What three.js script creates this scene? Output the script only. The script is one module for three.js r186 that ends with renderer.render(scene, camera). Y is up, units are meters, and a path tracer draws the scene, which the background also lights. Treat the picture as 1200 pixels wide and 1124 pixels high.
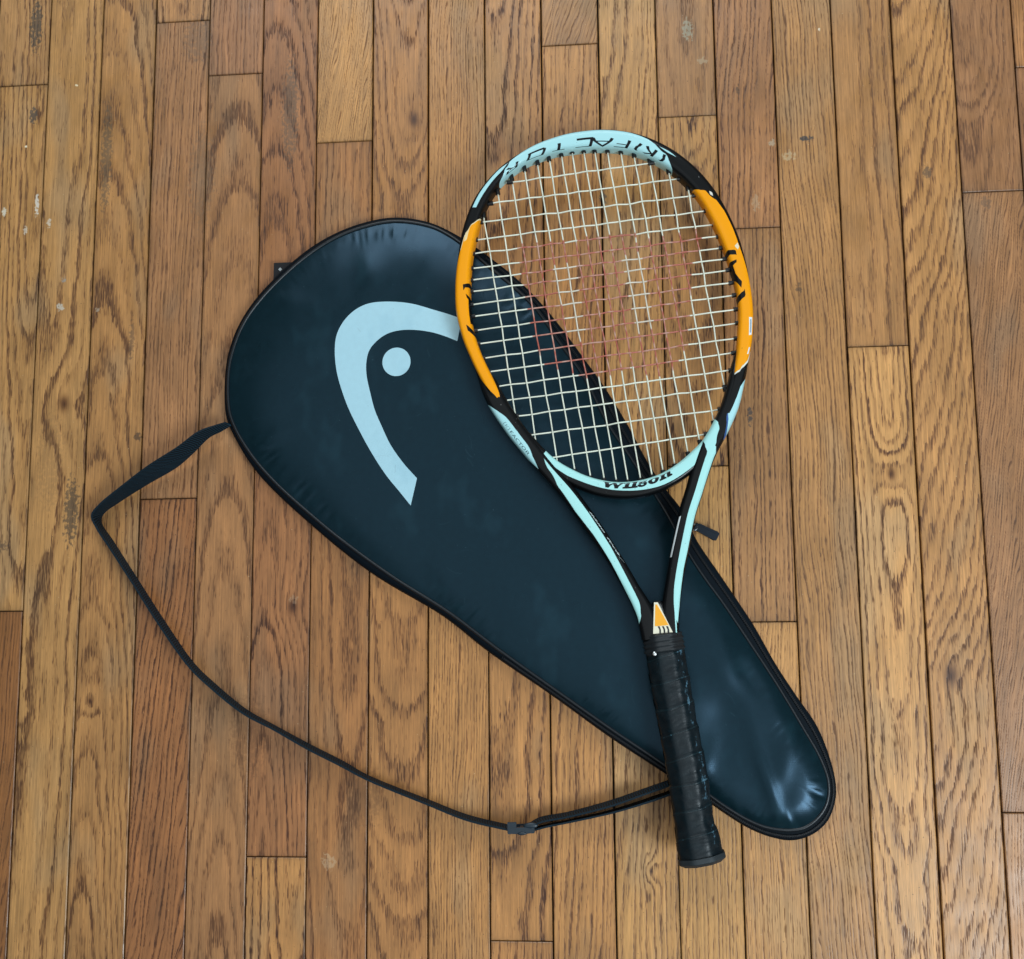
import * as THREE from 'three';
import { mergeGeometries } from 'three/addons/utils/BufferGeometryUtils.js';

// ------------------------------------------------------------------ camera, light, exposure
const scene = new THREE.Scene();
const camera = new THREE.PerspectiveCamera(45.2, 1024 / 959, 0.05, 30);
camera.position.set(0.09056, 1.09864, 0);
camera.quaternion.setFromRotationMatrix(new THREE.Matrix4().makeBasis(
  new THREE.Vector3(0.99609, -0.08782, 0.00918), new THREE.Vector3(0.02082, 0.1326, -0.99095), new THREE.Vector3(0.08581, 0.98727, 0.13391)));
const renderer = new THREE.WebGLRenderer();
renderer.setSize(1024, 959);
renderer.toneMapping = THREE.LinearToneMapping;
renderer.toneMappingExposure = 1.42;
renderer.shadowMap.enabled = true;
scene.background = new THREE.Color(0.05, 0.054, 0.056);
function areaLight(name, color, L, w, h, pos, target) {
  const l = new THREE.RectAreaLight(color, L, w, h);
  l.name = name; l.position.set(...pos); l.lookAt(...target); scene.add(l);
}
areaLight('window_far', new THREE.Color(0.86, 0.95, 1.0), 4.0, 1.9, 1.5, [-0.2, 2.0, -2.6], [0, 0, -0.1]);
areaLight('window_right', new THREE.Color(0.8, 0.93, 1.0), 14.0, 0.8, 1.1, [1.6, 2.15, 1.0], [0.1, 0, 0]);
areaLight('ceiling_bounce', new THREE.Color(0.9, 0.97, 1.0), 0.46, 3.6, 3.6, [0, 2.7, 0.6], [0, 0, 0.6]);

// ------------------------------------------------------------------ helpers
const MM = 0.001, { clamp, lerp, smoothstep } = THREE.MathUtils;
function rng(seed) { let a = seed >>> 0; return () => { a = (a + 0x6d2b79f5) | 0; let t = Math.imul(a ^ (a >>> 15), 1 | a); t = (t + Math.imul(t ^ (t >>> 7), 61 | t)) ^ t; return ((t ^ (t >>> 14)) >>> 0) / 4294967296; }; }
const PERM = new Uint8Array(512), GX = new Float32Array(256), GY = new Float32Array(256);
{ const r = rng(77), p = [...Array(256).keys()]; for (let i = 255; i > 0; i--) { const j = Math.floor(r() * (i + 1)); [p[i], p[j]] = [p[j], p[i]]; } for (let i = 0; i < 512; i++) PERM[i] = p[i & 255]; for (let i = 0; i < 256; i++) { const a = r() * 6.2831853; GX[i] = Math.cos(a) * 1.5; GY[i] = Math.sin(a) * 1.5; } }
function noise(x, y) {
  const xf = Math.floor(x), yf = Math.floor(y), X = xf & 255, Y = yf & 255; x -= xf; y -= yf;
  const u = x * x * x * (x * (x * 6 - 15) + 10), v = y * y * y * (y * (y * 6 - 15) + 10);
  const a = PERM[PERM[X] + Y], b = PERM[PERM[X + 1] + Y], c = PERM[PERM[X] + Y + 1], d = PERM[PERM[X + 1] + Y + 1];
  const n0 = GX[a] * x + GY[a] * y, n1 = GX[b] * (x - 1) + GY[b] * y, n2 = GX[c] * x + GY[c] * (y - 1), n3 = GX[d] * (x - 1) + GY[d] * (y - 1);
  return n0 + u * (n1 - n0) + v * (n2 - n0 + u * (n0 - n1 - n2 + n3));
}
const sst = (x, a, b) => smoothstep(x, a, b);
function geo(pos, idx, uv, normal) {
  const g = new THREE.BufferGeometry();
  g.setAttribute('position', new THREE.Float32BufferAttribute(pos, 3));
  if (uv) g.setAttribute('uv', new THREE.Float32BufferAttribute(uv, 2));
  g.setIndex(idx);
  if (normal) g.setAttribute('normal', new THREE.Float32BufferAttribute(normal, 3)); else g.computeVertexNormals();
  return g;
}
function part(name, g, m, parent, extra) {
  const o = new THREE.Mesh(g, m); o.name = name; o.castShadow = o.receiveShadow = true;
  if (parent.userData.offset) o.position.copy(parent.userData.offset).negate();
  if (extra) Object.assign(o.userData, extra);
  parent.add(o); return o;
}
const numbered = {};
function nm(base) { numbered[base] = (numbered[base] ?? -1) + 1; return numbered[base] ? base + '_' + String(numbered[base]).padStart(3, '0') : base; }
function dataTex(data, w, h, srgb) {
  const t = new THREE.DataTexture(data, w, h, THREE.RGBAFormat, THREE.UnsignedByteType);
  t.magFilter = THREE.LinearFilter; t.minFilter = THREE.LinearFilter; t.wrapS = t.wrapT = THREE.RepeatWrapping;
  if (srgb) t.colorSpace = THREE.SRGBColorSpace; t.needsUpdate = true; return t;
}
const std = (o) => new THREE.MeshStandardMaterial(o), phys = (o) => new THREE.MeshPhysicalMaterial(o);
const col = (r, g, b) => new THREE.Color().setRGB(r, g, b);

// measured outlines on the floor plane, millimetres (x right, z towards the viewer)
const BAG_OUT = [-124.3,-414, -102.3,-412.2, -80.4,-406, -59.9,-395.4, -40.3,-382.3, -21.7,-367.6, -2.4,-351.2, 17.9,-330.6, 41.3,-301.5, 67.2,-264.1, 87.2,-234, 106.9,-199.3, 127,-159.2, 141.7,-136, 157.1,-114.6, 169.8,-86.1, 188.6,-56.3, 207.3,-26.7, 219.8,-6.1, 238.6,29.9, 255.3,57.1, 272.5,84, 283.4,114.4, 287.5,139.3, 285.3,154.3, 278.7,168.6, 268.4,178.3, 255.3,184.3, 242.4,185.9, 225.1,182.3, 207.8,174.9, 187.6,162.2, 174.8,153.2, 133.1,125.9, 86.1,95.1, 29.8,54.5, -28.4,14.6, -70.6,-18.6, -140.8,-60.8, -199.1,-107.1, -256.1,-161.8, -280.2,-199.7, -287.1,-217, -288.6,-263.6, -284,-288.7, -274.1,-312.9, -257.6,-337.4, -229.8,-365.9, -203.1,-387, -178,-400.6, -151.1,-409.8];
const BAG_IN = [-122.7,-407.9, -101.3,-406.1, -79.1,-399.9, -60.5,-389.1, -42.7,-374.5, -26,-359.1, 3.1,-333, 21.2,-313.6, 43.9,-278.9, 67.1,-243.7, 87.4,-200.8, 107.7,-168.3, 119.3,-149.3, 139.2,-116.5, 159.5,-76.9, 174.5,-52.1, 190.9,-28.3, 213.7,7.9, 236.9,45.9, 258.3,84.1, 273.7,113.6, 279.5,133.8, 277.6,151, 269.9,163.6, 257.5,173, 245.4,175.6, 224.4,173.5, 207.2,166.9, 187.1,155, 174.4,146, 132.2,117.4, 88.6,88.3, 36.6,51.8, -15.8,14.6, -65.3,-22.4, -118.5,-56.1, -168.4,-92.2, -195.8,-114.5, -234.2,-148.9, -257.3,-175, -275,-202.9, -281.9,-222.2, -283.3,-261.6, -278.2,-286.5, -268.4,-310.5, -252,-333.5, -224.8,-360.9, -199.1,-381, -175.1,-394.6, -148.5,-403.7];
const LOGO_A = [-50.2,-303.7, -63.6,-308.8, -77.7,-313.5, -99.1,-320.3, -120.8,-323.2, -142.5,-321.8, -156,-315.4, -166.5,-304.6, -172.9,-291.7, -174.7,-276.3, -172.5,-254.6, -166.1,-232.5, -160.1,-217.2, -150.7,-198.2, -138,-175, -123.4,-152.4, -111,-137, -99.8,-123];
const LOGO_B = [-54.5,-281.4, -64.4,-285.9, -77.7,-290.6, -92.8,-293.6, -109.8,-294.2, -122.9,-291.2, -133.8,-283.9, -140.9,-274.8, -143.7,-262.2, -143,-249.1, -140.1,-235.9, -135,-216.5, -128.2,-200.5, -119.4,-182, -107,-164, -93.7,-148.9];
const LOGO_C = [-114,-263, -100.2,-262.6];
const HOOP = [92.2,-469.6,9.4, 120.0,-464.3,9.0, 145.5,-451.8,8.9, 167.1,-434.2,8.7, 184.2,-412.9,8.6, 196.5,-389.7,8.8, 205.6,-366.4,8.6, 212.0,-343.3,7.8, 216.3,-320.3,6.9, 218.2,-297.1,6.8, 216.9,-273.8,7.0, 213.2,-250.2,6.2, 207.0,-226.1,5.7, 197.9,-201.6,6.1, 184.2,-177.8,6.0, 165.5,-156.6,7.4, 141.8,-140.1,7.6, 114.3,-131.6,8.0, 85.4,-132.4,7.6, 58.2,-142.1,6.8, 34.7,-157.9,3.9, 15.8,-178.0,3.8, -0.0,-197.8,3.1, -13.1,-218.2,2.9, -23.8,-239.0,2.8, -33.6,-260.1,4.4, -41.5,-282.4,6.2, -45.8,-306.2,7.2, -46.3,-330.9,7.2, -44.2,-356.5,6.8, -39.2,-383.3,7.3, -29.8,-410.3,6.7, -13.4,-434.1,4.7, 9.2,-452.0,5.4, 35.6,-463.5,7.2, 63.7,-469.0,8.8];
const ARM_L = [-35.0,-260.9,8.1, -24.4,-238.3,8.3, -15.3,-218.4,9.0, 1.0,-192.3,8.7, 19.5,-167.6,8.2, 37.5,-145.6,7.7, 51.7,-128.1,7.6, 70.2,-101.7,7.7, 88.2,-74.3,7.0, 106.0,-43.0,7.1, 118.6,-17.7,8.6, 122.7,4.6,7.7];
const ARM_R = [215.9,-271.9,7.7, 212.1,-250.9,7.6, 207.4,-230.0,7.6, 200.4,-206.5,8.1, 189.9,-184.4,8.2, 178.8,-165.2,8.7, 172.5,-149.0,8.5, 165.9,-129.0,8.1, 159.3,-109.5,7.9, 152.3,-79.9,8.2, 146.5,-52.0,7.9, 142.0,-24.3,8.2, 140.1,4.8,8.2];
const MAINS = [-26.3,-399.8,3.5,-198.3, -12.5,-422.3,22.0,-174.8, 1.2,-435.9,40.9,-157.9, 13.7,-444.4,57.1,-149.9, 26.2,-450.3,71.5,-143.3, 37.3,-453.6,83.9,-141.0, 49.1,-457.8,95.5,-139.2, 59.6,-460.4,106.0,-138.9, 70.7,-460.5,117.3,-140.3, 81.1,-460.0,128.0,-143.2, 93.5,-459.4,138.2,-147.4, 106.2,-457.7,149.1,-153.1, 118.8,-453.7,161.3,-164.0, 133.5,-446.1,172.5,-174.8, 151.0,-436.0,185.5,-192.4, 168.8,-418.6,196.7,-225.5];
const CROSSES = [0.4,-432.5,134.0,-445.3, -18.8,-411.9,160.6,-428.7, -28.8,-393.5,174.2,-411.5, -33.9,-376.2,184.9,-395.8, -36.4,-362.3,192.2,-382.2, -38.1,-348.0,195.5,-370.2, -38.2,-336.2,197.7,-359.0, -38.2,-325.2,200.8,-348.1, -38.3,-312.2,203.3,-337.2, -36.7,-300.9,205.6,-324.7, -34.3,-286.6,208.3,-312.7, -31.9,-274.1,209.4,-299.1, -27.1,-259.8,210.2,-285.9, -22.3,-246.5,208.5,-271.2, -16.0,-231.5,205.6,-257.6, -7.2,-218.2,202.5,-241.1, 3.9,-203.2,196.7,-225.2, 15.7,-184.7,191.4,-204.7, 33.4,-162.9,178.2,-181.9];
const W_OUT = [5.6,-370.8, 51.3,-372.4, 51.2,-363.9, 69.2,-375, 118.6,-376.4, 118.4,-368, 145,-373.6, 180.4,-378.9, 179.8,-358.9, 171.6,-352.5, 164.3,-267, 149.4,-241.4, 128.7,-235.5, 113.2,-247.4, 92.4,-239.8, 71.6,-237.2, 50.9,-244.3, 31.8,-249.8, 20.8,-271.6, 10.1,-333.5];
const W_IN1 = [39.6,-347.6, 60.7,-351.8, 70.7,-273.3, 54.6,-270.5];
const W_IN2 = [103.6,-355.2, 123.8,-357.7, 134.7,-284.4, 117.1,-278.4];
const GRIP = [133.5,0.9,17.5, 139.3,41.3,18.3, 145.7,82.6,18.0, 152.8,126.5,18.3, 156.6,159.6,17.8, 160.7,184.4,20.1, 163.3,198.1,20.8];
const SHAFT_AX = [129.7,-29.1, 133.4,4];
const EMBLEM = [126.6,-28, 130,-28, 142.6,-1.3, 125.1,0.1];
const EMBLEM_IN = [127.7,-26.1, 129.2,-26.1, 139,-7.7, 126.8,-6.7];
const STRAP = [-283,-208,22,-279,-206,17, -293,-205,23,-290,-201,14, -307,-199,27,-302,-196,12, -329,-183,28,-321,-180,8, -358,-166,26,-337,-168,5, -384,-147,25,-367,-152,3, -406,-129,25,-394,-136,2, -413,-119,25,-412,-123,2, -408,-107,24,-414,-115,2, -395,-88,23,-400,-94,2, -369,-51,23,-373,-55,2, -345,-16,23,-348,-19,2, -312,27,23,-315,25,2, -290,47,23,-293,45,2, -258,71,23,-262,69,2, -230,85,23,-234,84,2, -197,103,23,-201,101,2, -164,119,23,-168,117,2, -140,131,23,-144,130,2, -84,153,23,-87,152,2, -47,167,23,-49,166,2, -8,176,22,-10,175,2];
const STRAP_UP = [8,175,20,7,174,3, 20,169,21,18,168,2, 45,164,22,44,163,2, 85,154,22,85,152,2, 120,142,22,120,140,2, 149,133,20,150,130,4, 159,132,18,160,128,5];
const STRAP_DOWN = [11,177,20,10,177,3, 25,173,21,24,174,2, 45,169,21,44,170,2, 87,160,20,87,160,2, 121,150,20,122,149,2, 149,141,18,150,139,4, 165,138,16,166,134,5];
const BUCKLE = [-8.4,175.1, 12.8,174.3];
const TAB = [-241.8,-372.2, -226.1,-371.6, -241.5,-356.3, -235.1,-364.9];
const PULLER = [161.3,-103.5, 168.3,-99.8, 188.5,-89.4];
const pairs = (a, n = 2) => { const r = []; for (let i = 0; i < a.length; i += n) r.push(a.slice(i, i + n)); return r; };
// Catmull-Rom through rows of numbers, resampled evenly by the first two
function curve(rows, closed, count) {
  const k = rows[0].length, c = new THREE.CatmullRomCurve3(rows.map((r) => new THREE.Vector3(r[0], 0, r[1])), closed, 'centripetal');
  const N = rows.length, out = [];
  c.arcLengthDivisions = 800;
  for (let i = 0; i < count; i++) {
    const s = closed ? i / count : i / (count - 1), t = c.getUtoTmapping(s), p = c.getPoint(t), seg = t * (closed ? N : N - 1), a = Math.min(Math.floor(seg), closed ? N - 1 : N - 2), f = seg - a, row = [p.x, p.z];
    const e = f * f * (3 - 2 * f);
    for (let j = 2; j < k; j++) row.push(lerp(rows[a][j], rows[(a + 1) % N][j], e));
    out.push(row);
  }
  out.length_mm = c.getLength(); return out;
}

// ------------------------------------------------------------------ wooden floor
const PITCH = 57.8, GAP = 1.25, Z0 = -800, Z1 = 430, PXU = 128, NPX = 2048;
const JOINTS = { '-1': [-579, -28], 2: [-641, -137], 3: [-579], 4: [205], 5: [-500], 8: [278], 9: [-592], 11: [-510, -158], 12: [-392, -10], 14: [-270], 16: [-419, 162], 17: [-544], '-2': [-300], 18: [-100], '-3': [60], 19: [-380] };
// per plank: colour (sRGB 0..255), figure (0 straight .. 1 arched), ring width mm, contrast, pith offset mm, depth slope, tilt
const LOOK = {
  '-1:0': [168, 132, 88, 0.7, 6, 0.7, -10, 0.03, 0.03], '-1:1': [176, 138, 88, 1, 7, 0.75, 24, 0.05, 0], '-1:2': [140, 98, 58, 0, 4, 0.6, 0, 0, 0.06],
  '0:0': [176, 138, 88, 0.55, 9, 0.75, 6, 0.04, 0.01], '1:0': [168, 128, 80, 1, 7, 0.72, -16, -0.075, 0], '2:0': [172, 130, 84, 1, 6, 0.8, 0, 0.12, 0],
  '2:1': [160, 120, 82, 0, 4.6, 0.62, 0, 0, 0.012], '2:2': [152, 106, 66, 0, 6.2, 0.8, 0, 0, 0.09], '3:0': [158, 116, 80, 0, 6, 0.5, 0, 0, 0.02],
  '3:1': [158, 118, 78, 1, 9, 0.62, 3, -0.08, 0], '4:0': [152, 108, 70, 1, 7, 0.82, -14, -0.1, 0.0], '4:1': [180, 136, 84, 1, 11, 1.0, 16, 0.1, 0],
  '5:0': [184, 142, 88, 0, 2.6, 0.5, 0, 0, 0.12], '5:1': [158, 114, 70, 1, 9, 0.66, 14, 0.05, 0], '6:0': [168, 124, 76, 1, 6.5, 0.75, 6, 0.1, 0],
  '7:0': [178, 134, 82, 0, 3.4, 0.62, 0, 0, 0.02], '8:0': [174, 130, 80, 1, 9, 0.95, -20, 0.06, 0], '8:1': [170, 126, 78, 0, 5, 0.6, 0, 0, 0.03],
  '9:0': [166, 126, 80, 0, 5, 0.55, 0, 0, 0.3], '9:1': [178, 134, 82, 0.25, 4, 0.68, 26, 0.05, 0.03], '10:0': [184, 144, 90, 0.4, 3.6, 0.72, 20, 0.05, 0.04],
  '11:0': [160, 122, 80, 1, 11, 0.6, 0, 0.06, 0], '11:1': [176, 136, 84, 1, 9, 1.05, 2, 0.16, 0], '11:2': [186, 146, 90, 0.2, 3.4, 0.6, 24, 0.05, 0.02],
  '12:0': [160, 118, 78, 0, 6.5, 0.72, 0, 0, 0.05], '12:1': [160, 122, 80, 0.3, 5, 0.78, -20, 0.05, 0.02], '12:2': [186, 144, 90, 0, 3.3, 0.56, 0, 0, 0.02],
  '13:0': [172, 132, 84, 0, 4.4, 0.6, 0, 0, -0.03], '14:0': [168, 128, 82, 0.6, 8, 0.6, 0, 0.03, -0.02], '14:1': [194, 152, 98, 1, 7, 0.85, 4, 0.07, 0],
  '15:0': [180, 138, 88, 0.55, 5.2, 0.72, 8, 0.13, 0.1], '16:0': [154, 116, 82, 1, 5, 0.55, -18, 0.1, 0], '16:1': [156, 118, 82, 0, 3, 0.6, 0, 0, 0.16], '16:2': [172, 130, 86, 0, 4, 0.6, 0, 0, 0.05],
  '17:0': [166, 124, 82, 0, 4, 0.5, 0, 0, 0], '17:1': [150, 112, 80, 0.4, 6, 0.5, 20, 0.05, 0],
};
// knots: column, across mm, z mm, reach mm, strength
const KNOTS = [[14, 6, -147, 16, 3.2], [6, 14, -520, 20, -1.4], [0, 4, -236, 22, 1.8], [4, 12, -30, 20, 1.6], [1, -14, 60, 8, 1.6], [10, 4, 215, 7, 1.8], [15, -8, 40, 26, 1.5], [11, 6, -455, 12, 1.0]];
// marks on the boards: x, z, half sizes, strength, r g b
const MARKS = [[-467, -337, 4, 5, 0.75, 205, 200, 190], [-427, -333, 2.6, 3, 0.5, 205, 200, 190], [-532, -441, 3, 5, 0.8, 225, 220, 205], [-508, -420, 2.5, 5, 0.7, 220, 212, 200], [-483, -426, 2.5, 5, 0.7, 220, 212, 200],
  [-464, -365, 3, 3, 0.6, 150, 155, 165], [-497, -447, 2.4, 13, 0.8, 225, 222, 215], [176, -602, 6, 12, 0.75, 160, 155, 135], [190, -568, 6, 4, 0.5, 180, 165, 140], [255, -478, 3.5, 4, 0.55, 190, 180, 160], [271, -464, 7, 5, 0.5, 200, 185, 155],
  [237, -418, 4, 10, 0.4, 190, 170, 145], [-218, -36, 4.5, 5, 0.3, 210, 190, 165], [-181, 209, 7, 8, 0.45, 205, 180, 150], [288, -481, 7, 3, 0.75, 50, 50, 55], [402, -441, 5, 7, 0.5, 70, 60, 55], [-460, -576, 2, 1.4, 0.95, 240, 225, 190],
  [-512, -511, 1.8, 1.3, 0.95, 240, 230, 205], [88, -429, 4, 8, 0.55, 60, 65, 75], [-446, -126, 8, 34, 0.5, 48, 44, 42], [-507, -645, 7, 30, 0.6, 55, 52, 50], [-505, -545, 5, 10, 0.7, 70, 62, 58], [-424, -495, 6, 60, 0.45, 80, 70, 60],
  [-230, -535, 9, 60, 0.4, 80, 70, 62], [455, -408, 5, 8, 0.4, 90, 75, 65], [306, -594, 1.5, 1.5, 0.9, 235, 220, 195], [224, -535, 2, 6, 0.6, 75, 55, 40], [-525, -92, 16, 6, 0.5, 70, 55, 45], [-380, -200, 4, 5, 0.6, 60, 45, 35], [-390, -300, 3, 22, 0.4, 75, 60, 50],
  [275, -330, 3, 5, 0.5, 70, 55, 45], [-322, -470, 14, 55, 0.25, 110, 95, 80], [-330, -620, 16, 26, 0.3, 95, 80, 70], [-470, -180, 14, 50, 0.2, 120, 92, 62], [224, -206, 2.5, 10, 0.7, 60, 55, 58], [-260, 90, 18, 40, 0.22, 90, 60, 38], [-150, 150, 20, 30, 0.18, 90, 60, 38]];
const floor = new THREE.Group(); floor.name = 'wood_floor'; scene.add(floor);
Object.assign(floor.userData, { kind: 'structure', label: 'worn brown oak strip floor with dark gaps between the boards' });
function plankAtlas(firstCol) {
  const cd = new Uint8Array(NPX * NPX * 4), hd = new Uint8Array(NPX * NPX * 4);
  for (let c = 0; c < 16; c++) {
    const k = firstCol + c, js = JOINTS[k] ?? [];
    const xc = (k - 8) * PITCH;
    for (let y = 0; y < NPX; y++) {
      const z = Z0 + (y + 0.5) / NPX * (Z1 - Z0);
      let seg = 0; while (seg < js.length && z > js[seg]) seg++;
      const r = rng((k + 40) * 131 + seg * 17 + 900);
      let L = LOOK[k + ':' + seg];
      const h1 = r(), h2 = r(), h3 = r(), sd = Math.floor(r() * 200) + 0.37;
      if (!L) L = [160 + h1 * 24, 120 + h1 * 22, 76 + h1 * 14, h2 > 0.5 ? 1 : 0, 4 + h3 * 4, 0.7, (h2 - 0.5) * 40, 0.06, (h3 - 0.5) * 0.1];
      const [cr, cg, cb, fig, ringW0, con, u0, slope, tilt] = L, ringW = ringW0 * (fig > 0.5 ? 0.74 : 0.8);
      const za = seg ? js[seg - 1] : Z0 - 300 * h2, zb = seg < js.length ? js[seg] : Z1 + 200 * h1, dv = z - (za + zb) / 2;
      const wob = 5 * noise(z / 230, sd) + 1.3 * noise(z / 80, sd + 9), dwob = 1.0 * noise(z / 90, sd + 31) + 0.45 * noise(z / 30, sd + 17);
      const run = slope > 0 ? z - za : zb - z, depth = 2 + Math.max(0, run * Math.abs(slope) * (0.8 + 0.3 * h3) + 3 * dwob + 4);
      for (let xi = 0; xi < PXU; xi++) {
        const u = ((xi + 0.5) / PXU - 0.5) * PITCH, o = (y * NPX + c * PXU + xi) * 4, x = xc + u;
        const uw = u + wob + 1.5 * noise(u / 16 + sd, z / 80) + 0.35 * noise(u / 5 + sd, z / 24);
        const dj = depth + Math.abs(slope) * (9 * noise(u / 0.85 + sd, z / 26) + 6 * noise(u / 2.1 + sd, z / 40)), flat = Math.sqrt((uw - u0) * (uw - u0) * 1.2 + dj * dj);
        const straight = uw + tilt * dv + 200 + 0.55 * ringW * noise(u / (ringW * 2.2) + sd, z / 500) + 1.2 * noise(u / 9 + sd, z / 240);
        let rr = lerp(straight, flat, fig) / ringW;
        let knotDark = 0;
        for (const q of KNOTS) if (q[0] === k) { const du = (u - q[1]) / q[3], dz = (z - q[2]) / (q[3] * 1.7), d2 = du * du + dz * dz; if (d2 < 12) { rr += q[4] * Math.exp(-d2 * 0.9); knotDark += Math.exp(-d2 * 22) * 0.6; } }
        rr += 0.13 * noise(u / 2.6 + sd, z / 15) + 0.07 * noise(u / 1.1 + sd, z / 6);
        const cell = Math.floor(rr), t = rr - cell, ringVar = 0.5 + 0.75 * noise(cell * 0.77 + sd, sd * 1.3);
        const early = (sst(t, 0, 0.14) * (1 - sst(t, 0.2, 0.7))) * clamp(0.45 + 0.8 * ringVar, 0.1, 1.15);
        // open pores: short dark dashes along the board, thick in the early wood
        const ug = fig > 0.5 ? u : straight, pn = noise(ug / 0.5 + sd * 3, z / 9 + 60) * 0.62 + noise(ug / 0.85 + sd, z / 28 + 10) * 0.68;
        const pore = sst(pn + early * 0.75, 0.52, 0.95);
        const fibre = noise(ug / 0.6 + 30, z / 60 + sd) * 0.5 + noise(ug / 1.6 + 70, z / 50 + sd) * 0.5;
        const blotch = noise(u / 38 + sd, z / 120) * 0.6 + noise(u / 12 + sd, z / 34 + 5) * 0.4;
        const dark = clamp(con * (0.19 * early + 0.54 * pore) + knotDark, 0, 0.85);
        let f = (1 - dark) * (1 + 0.2 * fibre + 0.13 * blotch + 0.07 * noise(u / 0.45 + 9, z / 8 + sd)) * 0.95;
        // grime worked into the edges of the strip and its ends
        const edge = PITCH / 2 - Math.abs(u), zend = Math.min(z - (seg ? js[seg - 1] : -9999), (seg < js.length ? js[seg] : 9999) - z);
        const grime = (0.30 * Math.exp(-edge / 1.1) + 0.25 * Math.exp(-Math.max(zend, 0) / 1.6)) * (0.6 + 0.8 * Math.abs(noise(x / 7, z / 22)));
        f *= 1 - grime;
        const warm = dark * 0.22;
        const lf = f / (1 - dark); let R = cr * 1.1 * lf * (1 - dark * 0.86), G = cg * 1.03 * lf * (1 - dark * 1.0), B = cb * 0.96 * lf * (1 - dark * 1.12);
        // greyed worn finish in patches
        const wear = sst(noise(x / 70 + 3, z / 150 + 8) + 0.5 * noise(x / 22, z / 60), 0.12, 0.75) * 0.2, gy = (R + G + B) / 3 * 1.02;
        R = lerp(R, gy * 1.08, wear); G = lerp(G, gy, wear); B = lerp(B, gy * 0.9, wear);
        cd[o] = R; cd[o + 1] = G; cd[o + 2] = B; cd[o + 3] = 255;
        for (const m of MARKS) {
          const dx = (x - m[0]) / m[2], dz = (z - m[1]) / m[3];
          if (dx > 2 || dx < -2 || dz > 2 || dz < -2) continue;
          const q = (1 - sst(dx * dx + dz * dz + 1.1 * noise(x / 2.6, z / 3.4) + 0.6 * noise(x / 0.9, z / 1.3), 0.3, 1.0)) * m[4];
          cd[o] = lerp(cd[o], m[5], q); cd[o + 1] = lerp(cd[o + 1], m[6], q); cd[o + 2] = lerp(cd[o + 2], m[7], q);
        }
        // specks of dust and small dents
        const sp = noise(x / 1.5 + 400, z / 1.5 + 90);
        if (sp > 0.8) { const q = sst(sp, 0.8, 0.9) * 0.7, lite = noise(x / 40, z / 40) > 0.15; cd[o] = lerp(cd[o], lite ? 215 : 50, q); cd[o + 1] = lerp(cd[o + 1], lite ? 195 : 38, q); cd[o + 2] = lerp(cd[o + 2], lite ? 160 : 30, q); }
        hd[o] = clamp(190 - pore * 110 * con - early * 30 + fibre * 14, 0, 255);
        hd[o + 1] = clamp(98 + wear * 200 + pore * 60 + 26 * blotch + 20 * noise(x / 16 + 50, z / 16), 60, 235);
        hd[o + 2] = 0; hd[o + 3] = 255;
      }
    }
  }
  const map = dataTex(cd, NPX, NPX, true), h = dataTex(hd, NPX, NPX, false);
  return std({ map, roughnessMap: h, bumpMap: h, bumpScale: 0.00022, roughness: 1, metalness: 0 });
}
const ATLAS0 = -4, plankMat = [plankAtlas(ATLAS0), plankAtlas(ATLAS0 + 16)];
{
  const rr = rng(5);
  for (let k = -4; k <= 21; k++) {
    const cuts = [Z0, ...(JOINTS[k] ?? []), Z1], a = k - ATLAS0, mat = plankMat[a >> 4], c0 = a & 15;
    const x0 = (k - 8.5) * PITCH + GAP / 2 + (rr() - 0.5) * 0.5, x1 = (k - 7.5) * PITCH - GAP / 2 + (rr() - 0.5) * 0.5;
    for (let i = 0; i + 1 < cuts.length; i++) {
      const za = cuts[i] + (i ? 0.45 : 0), zb = cuts[i + 1] - (i + 2 < cuts.length ? 0.45 : 0), lift = (rr() - 0.5) * 0.35, tip = (rr() - 0.5) * 0.3, b = 0.75;
      const P = [], Uv = [], I = [];
      const ring = (inset, y) => [[x0 + inset, za + inset], [x1 - inset, za + inset], [x1 - inset, zb - inset], [x0 + inset, zb - inset]].map(([x, z], j) => [x, y + (inset ? tip * (j === 1 || j === 2 ? 1 : -1) * 0.5 : 0), z]);
      const rows = [ring(b, lift), ring(b, lift), ring(0, lift - 0.5), ring(0, lift - 0.5), ring(0, -9)];
      for (const row of rows) for (const [x, y, z] of row) { P.push(x * MM, y * MM, z * MM); Uv.push((c0 + (x / PITCH - (k - 8.5))) / 16, (z - Z0) / (Z1 - Z0)); }
      I.push(0, 3, 2, 0, 2, 1);
      for (const [p, q] of [[1, 2], [3, 4]]) for (let j = 0; j < 4; j++) { const n = (j + 1) % 4; I.push(p * 4 + j, p * 4 + n, q * 4 + n, p * 4 + j, q * 4 + n, q * 4 + j); }
      const g = geo(P, I, Uv).toNonIndexed(); g.computeVertexNormals();
      part(nm('plank'), g, mat, floor);
    }
  }
  const sub = new THREE.BoxGeometry(1.6, 0.01, 1.3); sub.translate(0.03, -0.0145, -0.185);
  const so = part('subfloor', sub, std({ color: col(0.02, 0.014, 0.01), roughness: 0.95 }), scene); so.userData.kind = 'structure';
}

// ------------------------------------------------------------------ racket case
const CASE_AT = new THREE.Vector3(-0.02, 0, -0.12);
const bag = new THREE.Group(); bag.name = 'racket_case'; bag.position.copy(CASE_AT); bag.userData.offset = CASE_AT; scene.add(bag);
Object.assign(bag.userData, { label: 'black vinyl racket case with a big pale curved emblem and long strap, under the racket', category: 'racket case' });
const NB = 480, IN = curve(pairs(BAG_IN), true, NB), OUTc = curve(pairs(BAG_OUT), true, 1600);
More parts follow.
